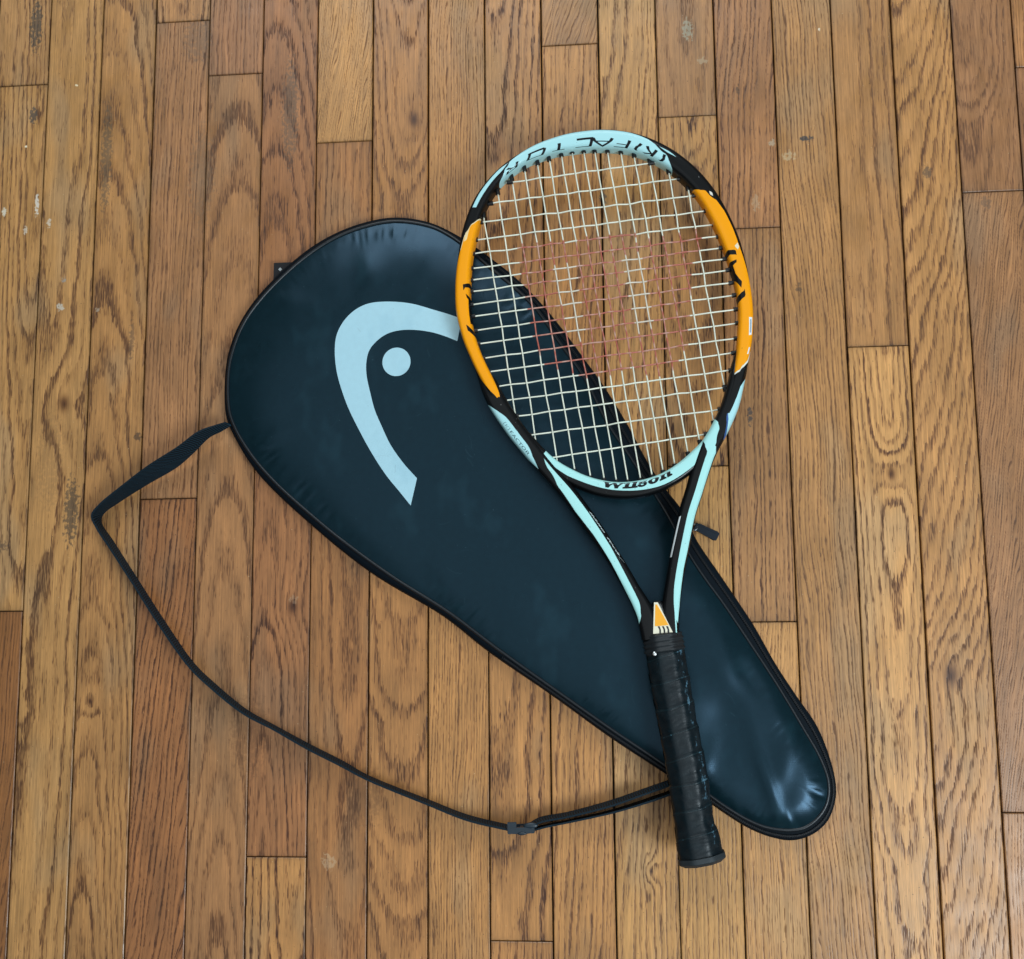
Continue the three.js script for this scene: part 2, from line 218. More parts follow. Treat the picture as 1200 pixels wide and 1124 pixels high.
// nearest outer point to each inner point, smoothed, so that the side wall keeps the measured spread
const OUT = IN.map(([x, z]) => { let b = null, bd = 1e9; for (const p of OUTc) { const d = (p[0] - x) ** 2 + (p[1] - z) ** 2; if (d < bd) { bd = d; b = p; } } return b; });
const SA = [-125, -250], SB = [232, 128], SD = [SB[0] - SA[0], SB[1] - SA[1]], SL2 = SD[0] ** 2 + SD[1] ** 2;
const EDGE_Y = 14;
function spineOf(x, z) { const t = clamp(((x - SA[0]) * SD[0] + (z - SA[1]) * SD[1]) / SL2, 0, 1); return [SA[0] + t * SD[0], SA[1] + t * SD[1], t]; }
function reach(qx, qz, dx, dz) {     // distance from a spine point to the panel edge along a direction
  let best = 1e9;
  for (let i = 0; i < NB; i++) {
    const a = IN[i], b = IN[(i + 1) % NB], ex = b[0] - a[0], ez = b[1] - a[1], den = dx * ez - dz * ex;
    if (Math.abs(den) < 1e-9) continue;
    const wx = a[0] - qx, wz = a[1] - qz, t = (wx * ez - wz * ex) / den, s = (wx * dz - wz * dx) / den;
    if (t > 0 && s >= -1e-6 && s <= 1 + 1e-6 && t < best) best = t;
  }
  return best;
}
// soft folds in the vinyl: x, z, direction (deg), length, width, height (mm)
const FOLDS = [[224, 130, 80, 44, 7, 2.6], [240, 116, 118, 26, 9, 1.3], [196, 42, 66, 44, 14, 2.6], [186, 80, 100, 40, 16, -1.6], [-140, -352, 88, 34, 12, 1.1], [37, -80, 55, 60, 26, 1.4], [-66, -52, 75, 26, 10, 0.7], [0, -30, 65, 40, 16, 1.0], [90, 10, 40, 60, 24, -1.2], [120, 60, 20, 40, 18, 1.3], [-230, -330, 30, 40, 12, 0.6], [-90, -372, 100, 30, 7, 0.6], [-240, -190, -20, 40, 8, 0.6], [170, 118, -60, 26, 8, 1.2]];
function panelY(x, z, tKnown) {
  const [qx, qz, su] = spineOf(x, z), dx = x - qx, dz = z - qz, d = Math.hypot(dx, dz);
  let R = 1, t = 1;
  if (d > 1e-6) { R = reach(qx, qz, dx / d, dz / d); t = clamp(1 - d / R, 0, 1); } else R = 60;
  const edge = t * R, H = lerp(10, 7, su);
  let y = EDGE_Y + H * (1 - Math.pow(1 - t, lerp(4.6, 5, su)));
  const inner = sst(edge, 2, 22), tail = sst(su, 0.5, 0.95);
  y += inner * ((0.9 + 1.5 * tail) * noise(x / (85 - 25 * tail) + 3.3, z / 100 + 7.1) + (0.25 + 0.5 * tail) * noise(x / 34 + 13, z / 40 + 2));
  for (const f of FOLDS) {
    const a = f[2] * Math.PI / 180, ca = Math.cos(a), sa = Math.sin(a), ux = x - f[0], uz = z - f[1], al = (ux * ca + uz * sa) / f[3], ac = (-ux * sa + uz * ca + 4 * Math.sin(al * 1.4)) / f[4], e = al * al * 1.2 + ac * ac;
    if (e < 9) y += f[5] * Math.exp(-e) * sst(edge, 0.5, 9);
  }
  // puckers running in from the seam
  const along = su * 520 + Math.atan2(z - qz, x - qx) * 150 + 5 * noise(x / 40, z / 40), pk = Math.exp(-Math.pow((edge - 10) / (10 + 6 * noise(along / 30, 9.3)), 2));
  y += pk * 0.5 * (noise(along / 7.5, edge / 60 + 3) + 0.5 * noise(along / 3.4 + 40, edge / 40)) * (0.12 + 1.0 * sst(noise(along / 55, 4.4), -0.15, 0.5));
  const tip = Math.exp(-(((x - 198) / 12) ** 2 + ((z - 164) / 9) ** 2));
  y += tip * 0.7 * Math.sin(x / 2.2);
  return y;
}
function panelN(x, z) { const e = 0.9, hx = (panelY(x + e, z) - panelY(x - e, z)) / (2 * e), hz = (panelY(x, z + e) - panelY(x, z - e)) / (2 * e), l = Math.hypot(hx, 1, hz); return [-hx / l, 1 / l, -hz / l]; }
const vinylBump = (() => {
  const n = 512, d = new Uint8Array(n * n * 4);
  for (let y = 0; y < n; y++) for (let x = 0; x < n; x++) { const o = (y * n + x) * 4, v = 128 + 40 * noise(x / 2.4, y / 2.4) + 30 * noise(x / 6 + 9, y / 6) + 24 * Math.sin(y * Math.PI * 2 * 64 / n); d[o] = clamp(v, 0, 255); d[o + 1] = clamp(150 + 14 * noise(x / 60, y / 60), 0, 255); d[o + 3] = 255; }
  const t = dataTex(d, n, n); t.repeat.set(8, 8); return t;
})();
// worn black vinyl: base tone, rubbed streaks, dust specks and fine scratches
const [vinylMap, emblemMap] = (() => {
  const n = 1024, make = (base, dust, k) => {
    const d = new Uint8Array(n * n * 4), r = rng(31 + k);
    for (let y = 0; y < n; y++) for (let x = 0; x < n; x++) {
      const o = (y * n + x) * 4, rub = sst(noise(x / 70 + k, y / 90) + 0.5 * noise(x / 18, y / 30 + k), 0.25, 0.9), f = 1 + (k ? 0.2 : 1) * (0.06 * noise(x / 9, y / 9) + 0.05 * noise(x / 2, y / 2));
      for (let c = 0; c < 3; c++) d[o + c] = clamp(base[c] * f + rub * dust[c], 0, 255); d[o + 3] = 255;
    }
    for (let i = 0; i < (k ? 160 : 620); i++) {
      const x0 = r() * n, y0 = r() * n, a = r() * 6.28, len = r() < 0.75 ? 1 : 6 + r() * 26, w = (0.25 + 0.75 * r() * r()) * (len > 1 ? 0.22 : 0.8);
      for (let q = 0; q < len; q += 0.5) { const x = Math.floor(x0 + Math.cos(a + q * 0.02) * q), y = Math.floor(y0 + Math.sin(a + q * 0.02) * q); if (x < 0 || y < 0 || x >= n || y >= n) continue; const o = (y * n + x) * 4; for (let c = 0; c < 3; c++) d[o + c] = lerp(d[o + c], k ? 70 : [120, 140, 150][c], w * 0.5); }
    }
    const t = dataTex(d, n, n, true); t.repeat.set(1 / 0.64, 1 / 0.64); t.offset.set(0.3 / 0.64, 0.43 / 0.64); return t;
  };
  return [make([12, 32, 38], [7, 9, 10], 0), make([172, 213, 226], [-6, -5, -4], 7)];
})();
const vinyl = phys({ color: col(1, 1, 1), map: vinylMap, roughness: 0.5, roughnessMap: vinylBump, bumpMap: vinylBump, bumpScale: 0.00003, specularIntensity: 1.0, specularColor: col(0.38, 0.64, 0.92) });
const trim = phys({ color: col(0.004, 0.006, 0.009), roughness: 0.45, specularIntensity: 0.45 }), sideCloth = phys({ color: col(0.003, 0.0065, 0.0105), roughness: 0.6, specularIntensity: 0.18 });
let frontPanel;
{
  const T = 46, P = [], N = [], Uv = [], I = [];
  for (let j = 0; j <= T; j++) {
    const t = Math.pow(j / T, 1.35);
    for (let i = 0; i < NB; i++) {
      const [ex, ez] = IN[i], [qx, qz] = spineOf(ex, ez), x = lerp(ex, qx, t), z = lerp(ez, qz, t), mx = lerp(ex, qx, Math.max(t, 0.012)), mz = lerp(ez, qz, Math.max(t, 0.012));
      P.push(x * MM, panelY(mx, mz) * MM, z * MM); N.push(...panelN(mx, mz)); Uv.push(x * MM, z * MM);
    }
  }
  for (let j = 0; j < T; j++) for (let i = 0; i < NB; i++) { const a = j * NB + i, b = j * NB + (i + 1) % NB, c = a + NB, d = b + NB; I.push(a, c, b, b, c, d); }
  frontPanel = part('front_panel', geo(P, I, Uv, N), vinyl, bag);
}
// the side wall from the seam down to the floor, bulging outward as far as it shows
function sideAt(i, f) {
  const a = IN[i], b = OUT[i], k = [0, 0.55, 0.9, 1, 0.95, 0.8], hy = [EDGE_Y - 0.5, 12.5, 10.5, 7, 3, 0.6], s = f * 5, j = Math.min(4, Math.floor(s)), q = s - j, w = lerp(k[j], k[j + 1], q);
  return [lerp(a[0], b[0], w), lerp(hy[j], hy[j + 1], q), lerp(a[1], b[1], w)];
}
{
  const P = [], I = [], R = 15;
  for (let r = 0; r <= R; r++) for (let i = 0; i < NB; i++) { const p = sideAt(i, r / R); P.push(p[0] * MM, p[1] * MM, p[2] * MM); }
  for (let r = 0; r < R; r++) for (let i = 0; i < NB; i++) { const a = r * NB + i, b = r * NB + (i + 1) % NB, c = a + NB, d = b + NB; I.push(a, b, c, b, d, c); }
  part('side_wall', geo(P, I), sideCloth, bag);
}
function ringTube(f, radius, sides, from = 0, to = NB, closed = true, lift = 0) {
  const pts = [];
  for (let i = from; i < to; i++) { const p = sideAt((i + NB) % NB, f); pts.push(new THREE.Vector3(p[0] * MM, (p[1] + lift) * MM, p[2] * MM)); }
  return new THREE.TubeGeometry(new THREE.CatmullRomCurve3(pts, closed), (to - from) * 2, radius * MM, sides, closed);
}
part('piping', ringTube(0, 1.7, 10, 0, NB, true, 0.7), std({ color: col(0.006, 0.01, 0.014), roughness: 0.36 }), bag);
part('piping_001', ringTube(0.86, 1.5, 8), trim, bag);
// zip: two tapes and a coil round most of the side
const zipFrom = 30, zipTo = 300, zipper = part('zipper', ringTube(0.2, 1.0, 6, zipFrom, zipTo, false, 0.3), std({ color: col(0.004, 0.005, 0.007), roughness: 0.55 }), bag);
{
  const teeth = [], tooth = new THREE.BoxGeometry(0.9 * MM, 1.0 * MM, 2.2 * MM);
  for (let i = zipFrom; i < zipTo; i++) for (const h of [0, 0.5]) {
    const a = sideAt(i % NB, 0.2), b = sideAt((i + 1) % NB, 0.2), g = tooth.clone();
    g.rotateY(-Math.atan2(b[2] - a[2], b[0] - a[0])); g.translate(lerp(a[0], b[0], h) * MM, (lerp(a[1], b[1], h) + 1.2) * MM, lerp(a[2], b[2], h) * MM); teeth.push(g);
  }
  const z = new THREE.Mesh(mergeGeometries(teeth), phys({ color: col(0.005, 0.007, 0.01), roughness: 0.55, specularIntensity: 0.4 })); z.name = 'zip_teeth'; z.userData.kind = 'stuff'; zipper.add(z);
  const [a, b, c] = pairs(PULLER), dir = Math.atan2(c[1] - b[1], c[0] - b[0]), len = Math.hypot(c[0] - b[0], c[1] - b[1]);
  const sh = new THREE.Shape(); const hw = 4.2; sh.moveTo(0, -hw * 0.7); sh.lineTo(len - 2, -hw); sh.lineTo(len, -hw + 1); sh.lineTo(len, hw - 1); sh.lineTo(len - 2, hw); sh.lineTo(0, hw * 0.7); sh.closePath();
  const pg = new THREE.ExtrudeGeometry(sh, { depth: 1.6, bevelEnabled: true, bevelSize: 0.5, bevelThickness: 0.5, bevelSegments: 2 });
  pg.rotateX(Math.PI / 2); pg.rotateY(-dir); pg.scale(MM, MM, MM); pg.rotateZ(-0.06); pg.translate(b[0] * MM, 0.0115, b[1] * MM);
  const rib = new THREE.BoxGeometry(len * 0.8 * MM, 0.8 * MM, 1.6 * MM); rib.translate(len * 0.5 * MM, 0.9 * MM, 3.1 * MM); const rib2 = rib.clone(); rib2.translate(0, 0, -6.2 * MM);
  for (const g of [rib, rib2]) { g.rotateY(-dir); g.rotateZ(-0.06); g.translate(b[0] * MM, 0.0115, b[1] * MM); }
  const pm = new THREE.Mesh(mergeGeometries([pg, rib.toNonIndexed(), rib2.toNonIndexed()]), phys({ color: col(0.006, 0.012, 0.022), roughness: 0.42, specularIntensity: 0.5 })); pm.name = 'zip_puller'; pm.castShadow = true; zipper.add(pm);
  const rg = new THREE.TorusGeometry(3 * MM, 0.6 * MM, 8, 24); rg.rotateX(Math.PI / 2 - 0.3); rg.translate((b[0] - 1) * MM, 0.0115, (b[1] + 1) * MM);
  const rm = new THREE.Mesh(rg, std({ color: col(0.35, 0.36, 0.38), metalness: 1, roughness: 0.35 })); rm.name = 'zip_ring'; zipper.add(rm);
}
// the printed emblem: a curved band and a dot lying on the panel
const emblemMat = phys({ map: emblemMap, roughness: 0.5, clearcoat: 0.15, clearcoatRoughness: 0.35 });
{
  const n = 110, m = 12, A = curve(pairs(LOGO_A), false, n), B = curve(pairs(LOGO_B), false, n), P = [], N = [], I = [], Uv = [];
  for (let i = 0; i < n; i++) for (let j = 0; j <= m; j++) { const x = lerp(A[i][0], B[i][0], j / m), z = lerp(A[i][1], B[i][1], j / m); Uv.push(x * MM, z * MM); P.push(x * MM, (panelY(x, z) + 0.22) * MM, z * MM); N.push(...panelN(x, z)); }
  for (let i = 0; i + 1 < n; i++) for (let j = 0; j < m; j++) { const a = i * (m + 1) + j, b = a + m + 1; I.push(a, b, a + 1, a + 1, b, b + 1); }
  const o = new THREE.Mesh(geo(P, I, Uv, N), emblemMat); o.name = 'emblem_band'; frontPanel.add(o);
  const [c, e] = pairs(LOGO_C), R = Math.hypot(e[0] - c[0], e[1] - c[1]), P2 = [], N2 = [], I2 = [], Uv2 = [], K = 72, J = 6;
  for (let j = 0; j <= J; j++) for (let i = 0; i < K; i++) { const t = i / K * 2 * Math.PI, x = c[0] + R * j / J * Math.cos(t), z = c[1] + R * j / J * Math.sin(t) * 1.02; Uv2.push(x * MM, z * MM); P2.push(x * MM, (panelY(x, z) + 0.22) * MM, z * MM); N2.push(...panelN(x, z)); }
  for (let j = 0; j < J; j++) for (let i = 0; i < K; i++) { const a = j * K + i, b = j * K + (i + 1) % K; I2.push(a, b, a + K, b, b + K, a + K); }
  const o2 = new THREE.Mesh(geo(P2, I2, Uv2, N2), emblemMat); o2.name = 'emblem_dot'; frontPanel.add(o2);
}
// hanging tab at the rim
{
  const [p, q, r, s] = pairs(TAB), w = 30, g = new THREE.BoxGeometry(w * MM, 2 * MM, w * MM, 6, 1, 6); g.translate((p[0] + w / 2) * MM, 0.0075, (p[1] + w / 2 + 0.3) * MM);
  const tab = part('hanging_tab', g, std({ color: col(0.004, 0.004, 0.006), roughness: 0.8 }), bag);
  const d = new THREE.CylinderGeometry(1.9 * MM, 2.1 * MM, 0.7 * MM, 4); d.translate(s[0] * MM, 0.0088, s[1] * MM);
  const rv = new THREE.Mesh(d, std({ color: col(0.32, 0.34, 0.34), roughness: 0.6 })); rv.name = 'rivet'; tab.add(rv);
}
// shoulder strap
const webTex = (() => { const w = 64, h = 64, d = new Uint8Array(w * h * 4); for (let y = 0; y < h; y++) for (let x = 0; x < w; x++) { const o = (y * w + x) * 4, r = 0.5 + 0.5 * Math.sin((x / w * 4 + y / h * 0.5) * 2 * Math.PI), e = Math.abs(noise(x / 3, y / 3)); d[o] = 255 * r; d[o + 1] = 150; d[o + 3] = 255; } const t = dataTex(d, w, h); return t; })();
const webCol = (() => { const w = 64, h = 64, d = new Uint8Array(w * h * 4); for (let y = 0; y < h; y++) for (let x = 0; x < w; x++) { const o = (y * w + x) * 4, r = Math.pow(0.5 + 0.5 * Math.sin((x / w * 4 + y / h * 0.5) * 2 * Math.PI), 1.5); d[o] = lerp(5, 25, r); d[o + 1] = lerp(14, 56, r); d[o + 2] = lerp(20, 72, r); d[o + 3] = 255; } return dataTex(d, w, h, true); })();
const webbing = phys({ specularIntensity: 0.4, map: webCol, bumpMap: webTex, bumpScale: 0.0003, roughness: 0.7 });
function ribbon(rows, count, th) {
  const r = pairs(rows, 6), hi = new THREE.CatmullRomCurve3(r.map((a) => new THREE.Vector3(a[0], a[2], a[1])), false, 'centripetal'), lo = new THREE.CatmullRomCurve3(r.map((a) => new THREE.Vector3(a[3], a[5], a[4])), false, 'centripetal');
  const P = [], Uv = [], I = [], t0 = new THREE.Vector3(), n = new THREE.Vector3(), w = new THREE.Vector3(); let len = 0, prev = null;
  for (let i = 0; i < count; i++) {
    const t = i / (count - 1), a = hi.getPoint(t), b = lo.getPoint(t), c = a.clone().add(b).multiplyScalar(0.5);
    const c2 = hi.getPoint(Math.min(1, t + 0.002)).add(lo.getPoint(Math.min(1, t + 0.002))).multiplyScalar(0.5), c1 = hi.getPoint(Math.max(0, t - 0.002)).add(lo.getPoint(Math.max(0, t - 0.002))).multiplyScalar(0.5);
    t0.subVectors(c2, c1).normalize(); w.subVectors(a, b).normalize(); n.crossVectors(t0, w).normalize().multiplyScalar(th / 2);
    if (prev) len += c.distanceTo(prev); prev = c;
    const ring = [a.clone().add(n), a.clone().sub(n), b.clone().sub(n), b.clone().add(n)], wd = a.distanceTo(b);
    for (let s = 0; s < 4; s++) for (const q of [ring[s], ring[(s + 1) % 4]]) { P.push(q.x * MM, q.y * MM, q.z * MM); }
    for (const v of [0, 0, 0, wd, wd, wd, wd, 0]) Uv.push(len / 9.6, v / 14);
  }
  for (let i = 0; i + 1 < count; i++) for (let s = 0; s < 4; s++) { const a = i * 8 + s * 2, b = a + 1, c = a + 8, d = b + 8; I.push(a, c, b, b, c, d); }
  const e = (count - 1) * 8; I.push(0, 2, 4, 0, 4, 6, e, e + 4, e + 2, e, e + 6, e + 4);
  return geo(P, I, Uv);
}
const strap = part('shoulder_strap', ribbon(STRAP, 420, 1.8), webbing, bag);
for (const s of [STRAP_UP, STRAP_DOWN]) { const o = new THREE.Mesh(ribbon(s, 120, 1.6), webbing); o.name = nm('strap_loop'); o.castShadow = true; strap.add(o); }
{
  // ladder-lock slider standing on edge with the strap threaded through
  const [a, b] = pairs(BUCKLE), dir = Math.atan2(b[1] - a[1], b[0] - a[0]), bars = [];
  const bar = (x, y, z, sx, sy, sz) => { const g = new THREE.CapsuleGeometry(Math.min(sx, sy, sz) / 2 * MM, 1e-6, 4, 8); g.scale(sx / Math.min(sx, sy, sz), sy / Math.min(sx, sy, sz), sz / Math.min(sx, sy, sz)); g.translate(x * MM, y * MM, z * MM); bars.push(g); };
  const bx = (x, y, z, sx, sy, sz) => { const g = new THREE.BoxGeometry(sx * MM, sy * MM, sz * MM); g.translate(x * MM, y * MM, z * MM); bars.push(g); };
  bx(0, 22, 3, 24, 3.4, 5.5); bx(0, 3, 3, 24, 3.4, 5.5); for (const x of [-11, 0, 11]) bx(x, 12.5, 3, 3, 18, 4);
  bar(0, 12, 6, 20, 16, 4); bx(-8, 22, -1.5, 8, 3, 6); bar(1, 23.6, 5.6, 9, 2.4, 3.2); bar(9, 22.5, -1, 14, 4, 6);
  const g = mergeGeometries(bars.map((q) => q.toNonIndexed())); g.rotateY(-dir); g.translate((a[0] + b[0]) / 2 * MM, 0.001, ((a[1] + b[1]) / 2 - 2) * MM);
  const o = new THREE.Mesh(g, std({ color: col(0.01, 0.022, 0.034), roughness: 0.4 })); o.name = 'buckle'; o.castShadow = true; strap.add(o);
}

// ------------------------------------------------------------------ tennis racket
const RACKET_AT = new THREE.Vector3(0.16, 0, 0.19), PLANE = 40;
const racket = new THREE.Group(); racket.name = 'tennis_racket'; racket.position.copy(RACKET_AT); racket.userData.offset = RACKET_AT; scene.add(racket);
Object.assign(racket.userData, { label: 'black, pale blue and orange tennis racket with pale strings lying across the case', category: 'tennis racket' });
const SUP = 3.8;
// a tube along rows [x, z, halfWidth, halfHeight]; v runs over the upper half from the +side (0) to the -side (1), mirrored underneath
function frameTube(rows, closed, sides = 36) {
  const n = rows.length, P = [], Uv = [], I = [], W = sides + 1;
  for (let i = 0; i < n; i++) {
    const [x, z, hw, hh, cy] = rows[i], p = rows[closed ? (i + n - 1) % n : Math.max(0, i - 1)], q = rows[closed ? (i + 1) % n : Math.min(n - 1, i + 1)];
    let tx = q[0] - p[0], tz = q[1] - p[1]; const l = Math.hypot(tx, tz); tx /= l; tz /= l;
    for (let s = 0; s <= sides; s++) {
      const f = s / sides * 2 * Math.PI, c = Math.cos(f), d = Math.sin(f), a = Math.sign(c) * Math.pow(Math.abs(c), 2 / SUP) * hw, b = Math.sign(d) * Math.pow(Math.abs(d), 2 / SUP) * hh;
      P.push((x + tz * a) * MM, ((cy ?? PLANE) + b) * MM, (z - tx * a) * MM); Uv.push(i / (n - 1), s <= sides / 2 ? 1 - 2 * s / sides : 2 * s / sides - 1);
    }
  }
  for (let i = 0; i + 1 < n; i++) for (let s = 0; s < sides; s++) { const a = i * W + s, b = a + 1, c = a + W, d = c + 1; I.push(a, c, b, b, c, d); }
  const g = geo(P, I, Uv), N = g.attributes.normal;
  for (let i = 0; i < n; i++) { const a = i * W, b = a + sides; for (const k of ['X', 'Y', 'Z']) { const v = N['get' + k](a) + N['get' + k](b); N['set' + k](a, v); N['set' + k](b, v); } }
  return g;
}
const WHITE = '#b4e6ea', WHITE2 = '#b2ebe8', ORANGE = '#ffa408', BLACK = '#07090b';
function paint(W, H, toU, hwAt, draw) {
  const cv = document.createElement('canvas'); cv.width = W; cv.height = H; const c = cv.getContext('2d');
  c.fillStyle = BLACK; c.fillRect(0, 0, W, H);
  const at = (s, w) => { const r = clamp(w / hwAt(s), -1, 1), k = Math.pow(Math.abs(r), SUP / 2) * Math.sign(r); return [toU(s) * W, Math.acos(k) / Math.PI * H]; };
  const path = (pts, close = true) => { c.beginPath(); const n = pts.length; for (let i = 0; i < n; i++) { const a = pts[i], b = pts[(i + 1) % n], m = i === n - 1 && !close ? 1 : 14; for (let j = 0; j < m; j++) { const [x, y] = at(lerp(a[0], b[0], j / m), lerp(a[1], b[1], j / m)); i + j ? c.lineTo(x, y) : c.moveTo(x, y); } } if (close) c.closePath(); };
  const smooth = (pts, n) => { const cc = curve3(pts), out = []; for (let i = 0; i < n; i++) { const p = cc.getPoint(i / (n - 1)); out.push([p.x / 300, p.y]); } return out; };
  const fill = (pts, st) => { path(pts); c.fillStyle = st; c.fill(); };
  draw(c, at, fill, smooth, path);
  const r = rng(W + H * 3);     // chips and scuffs in the lacquer
  for (let i = 0; i < 70; i++) { c.fillStyle = r() < 0.5 ? 'rgba(235,235,225,' + (0.15 + 0.45 * r()) + ')' : 'rgba(20,22,25,' + (0.1 + 0.3 * r()) + ')'; c.beginPath(); c.ellipse(r() * W, r() * H, 0.6 + r() * 2.2, 0.6 + r() * 2, r() * 3, 0, 7); c.fill(); }
  const t = new THREE.CanvasTexture(cv); t.colorSpace = THREE.SRGBColorSpace; t.magFilter = THREE.LinearFilter; t.wrapS = t.wrapT = THREE.ClampToEdgeWrapping; return t;
}
const curve3 = (pts) => new THREE.CatmullRomCurve3(pts.map((p) => new THREE.Vector3(p[0] * 300, p[1], 0)), false, 'centripetal');
const lacquer = (map) => phys({ map, roughness: 0.5, specularIntensity: 0.3, clearcoat: 0.28, clearcoatRoughness: 0.12 });

// the hoop; s = 0 at its top and grows clockwise in the picture
const hoopRaw = pairs(HOOP, 3).map(([x, z, w], i) => [x, z, Math.max(w, 5.6)]), NH = 720, hoop = curve(hoopRaw, true, NH);
const hoopHW = (s) => hoop[((Math.round(s * NH) % NH) + NH) % NH][2];
const hoopRange = (a, b, n, hh) => { const out = []; for (let i = 0; i < n; i++) { const s = lerp(a, b, i / (n - 1)), k = ((s % 1) + 1) % 1 * NH, i0 = Math.floor(k) % NH, i1 = (i0 + 1) % NH, f = k - Math.floor(k), r = [0, 1, 2].map((j) => lerp(hoop[i0][j], hoop[i1][j], f)); out.push([...r, hh(s)]); } return out; };
// head: from the left junction (s = 0.585) over the top to the right junction (s = 1.365)
const HA = 0.585, HB = 1.365, headU = (s) => ((s < 0.475 ? s + 1 : s) - HA) / (HB - HA);
const headTex = paint(2048, 256, headU, hoopHW, (c, at, fill, smooth) => {
  // all s given as in the hoop, those below 0.475 lie past the top
  const S = (a) => pairs(a).map(([s, w]) => [s < 0.475 ? s + 1 : s, w]);
  const un = (pts) => pts.map(([s, w]) => [s, w]);
  fill(S([0.8649, -9, 0.875, -6, 0.8852, -4, 0.894, 0, 0.9003, 2.6, 0.9222, 5.0, 0.9492, 6.6, 0.9748, 7.4, 0.9949, 7.6, 0.0208, 7.4, 0.0405, 5.6, 0.0540, 2.4, 0.0625, -0.4, 0.0684, -3.1, 0.0750, -6.6, 0.0778, -8.0, 0.0792, -9, 0.06, -9, 0.03, -9.6, 0.99, -9.6, 0.95, -9.6, 0.92, -9.6, 0.89, -9.6]), WHITE);
  fill(S([0.8415, 3.6, 0.8430, 0.4, 0.8615, -0.6, 0.8828, -0.3, 0.8985, 2.6, 0.888, 3.4, 0.8740, 3.2, 0.8566, 3.7]), WHITE);
  fill(S([0.0530, 3.4, 0.064, 3.9, 0.0740, 3.2, 0.064, 2.6]), WHITE);
  fill(S([0.1205, 2.8, 0.1235, 3.8, 0.127, 3.0, 0.1238, 2.0]), '#e8e4d8');
  // left orange panel
  const oL = [[0.8391, -9.5], [0.832, -5.6], [0.8245, -1.2], [0.8119, 3.2], [0.7969, 4.6], [0.7819, 6.3], [0.7571, 7.6], [0.7024, 7.6], [0.6833, 6.6], [0.6633, 5.2], [0.6483, 2.2], [0.637, 0], [0.6288, -2.4], [0.627, -9], [0.7, -9.9], [0.8, -9.9]];
  fill(oL, ORANGE);
  fill([[0.8391, -9.5], [0.8245, -1.2], [0.8119, 3.2], [0.7969, 4.6], [0.797, 4.1], [0.8119, 2.7], [0.824, -1.7], [0.837, -9.5]], '#f4e3b8');
  fill([[0.826, -0.5], [0.815, 2.8], [0.806, 2.6], [0.809, 0.4], [0.818, -0.6]], '#f3d9a4');
  fill([[0.7621, -1.5], [0.7640, -7.4], [0.7594, -7.4], [0.7590, -3.0], [0.7560, -2.0]], BLACK);
  fill([[0.7525, -3.6], [0.7490, -7.6], [0.7440, -7.6], [0.7488, -4.6]], BLACK);
  fill([[0.7470, -6.0], [0.7208, -5.0], [0.7208, -9], [0.7470, -9]], BLACK);
  fill([[0.7206, -1.4], [0.7086, -8.5], [0.7030, -8.0], [0.7142, -1.6]], BLACK);
  // right orange panel
  const oR = S([0.1078, -9.5, 0.113, -5, 0.1189, -0.6, 0.1318, 3.4, 0.1446, 5.0, 0.1648, 5.4, 0.1796, 5.2, 0.2300, 6.8, 0.2568, 6.8, 0.2862, 6.1, 0.2955, 4.8, 0.3039, 0.6, 0.3142, -7, 0.25, -9, 0.18, -9, 0.13, -9.6]);
  fill(oR, ORANGE);
  fill(S([0.2862, 6.1, 0.2955, 4.8, 0.3039, 0.6, 0.3142, -7, 0.3160, -7, 0.3062, 0.8, 0.2975, 5.4, 0.2880, 6.6]), '#eef0e4');
  fill(S([0.1856, -9, 0.1835, -6.0, 0.1864, 1.5, 0.1910, 0.8, 0.1885, -5.4, 0.1905, -9]), BLACK);
  fill(S([0.1960, -7.6, 0.1953, -1.7, 0.1980, -2.3, 0.2000, -5.6, 0.2090, -5.0, 0.2180, -1.6, 0.2240, -2.6, 0.2150, -6.9, 0.2010, -8.7]), BLACK);
  fill(S([0.2258, 0.9, 0.2315, 0.9, 0.2400, -8.4, 0.2333, -8.4]), BLACK);
  fill(S([0.1815, 1.8, 0.1790, 4.6, 0.1835, 4.9, 0.1860, 3]), '#eadfc4');
  fill(S([0.2539, 2.4, 0.2538, 5.2, 0.2709, 5.4, 0.2719, 2.8]), '#e9eef0'); fill(S([0.256, 3.2, 0.256, 4.5, 0.269, 4.7, 0.269, 3.6]), '#8fa0ac');
  fill(S([0.283, 4.0, 0.283, 5.2, 0.290, 4.4, 0.290, 3.2]), '#e9eef0');
  for (const side of [0, 1]) { c.strokeStyle = 'rgba(255,205,90,.35)'; }
  // lettering, upside down along the inner edge, its tops running over the edge
  c.strokeStyle = '#0b0d10'; c.lineWidth = 8; c.lineJoin = 'miter'; c.lineCap = 'butt';
  const G = { R: [[[0, 0], [0, 1], [0.8, 1], [0.8, 0.55], [0, 0.55]], [[0.4, 0.55], [0.85, 0]]], O: [[[0, 0], [0.9, 0], [0.9, 1], [0, 1], [0, 0]]], T: [[[0, 1], [0.9, 1]], [[0.45, 1], [0.45, 0]]], C: [[[0.9, 0], [0, 0], [0, 1], [0.9, 1]]], A: [[[0, 0], [0.5, 1], [1, 0]], [[0.12, 0.22], [0.9, 0.22]]], F: [[[0, 0], [0, 1], [0.9, 1]], [[0, 0.45], [0.8, 0.45]]],
    '(': [[[0.35, 0], [0, 0.35], [0, 0.8], [0.3, 1]]], ')': [[[0, 0], [0.35, 0.35], [0.35, 0.8], [0.05, 1]]], K: [[[0, 0], [0, 1]], [[0.05, 0.5], [0.8, 1]], [[0.15, 0.55], [0.9, 0]]] };
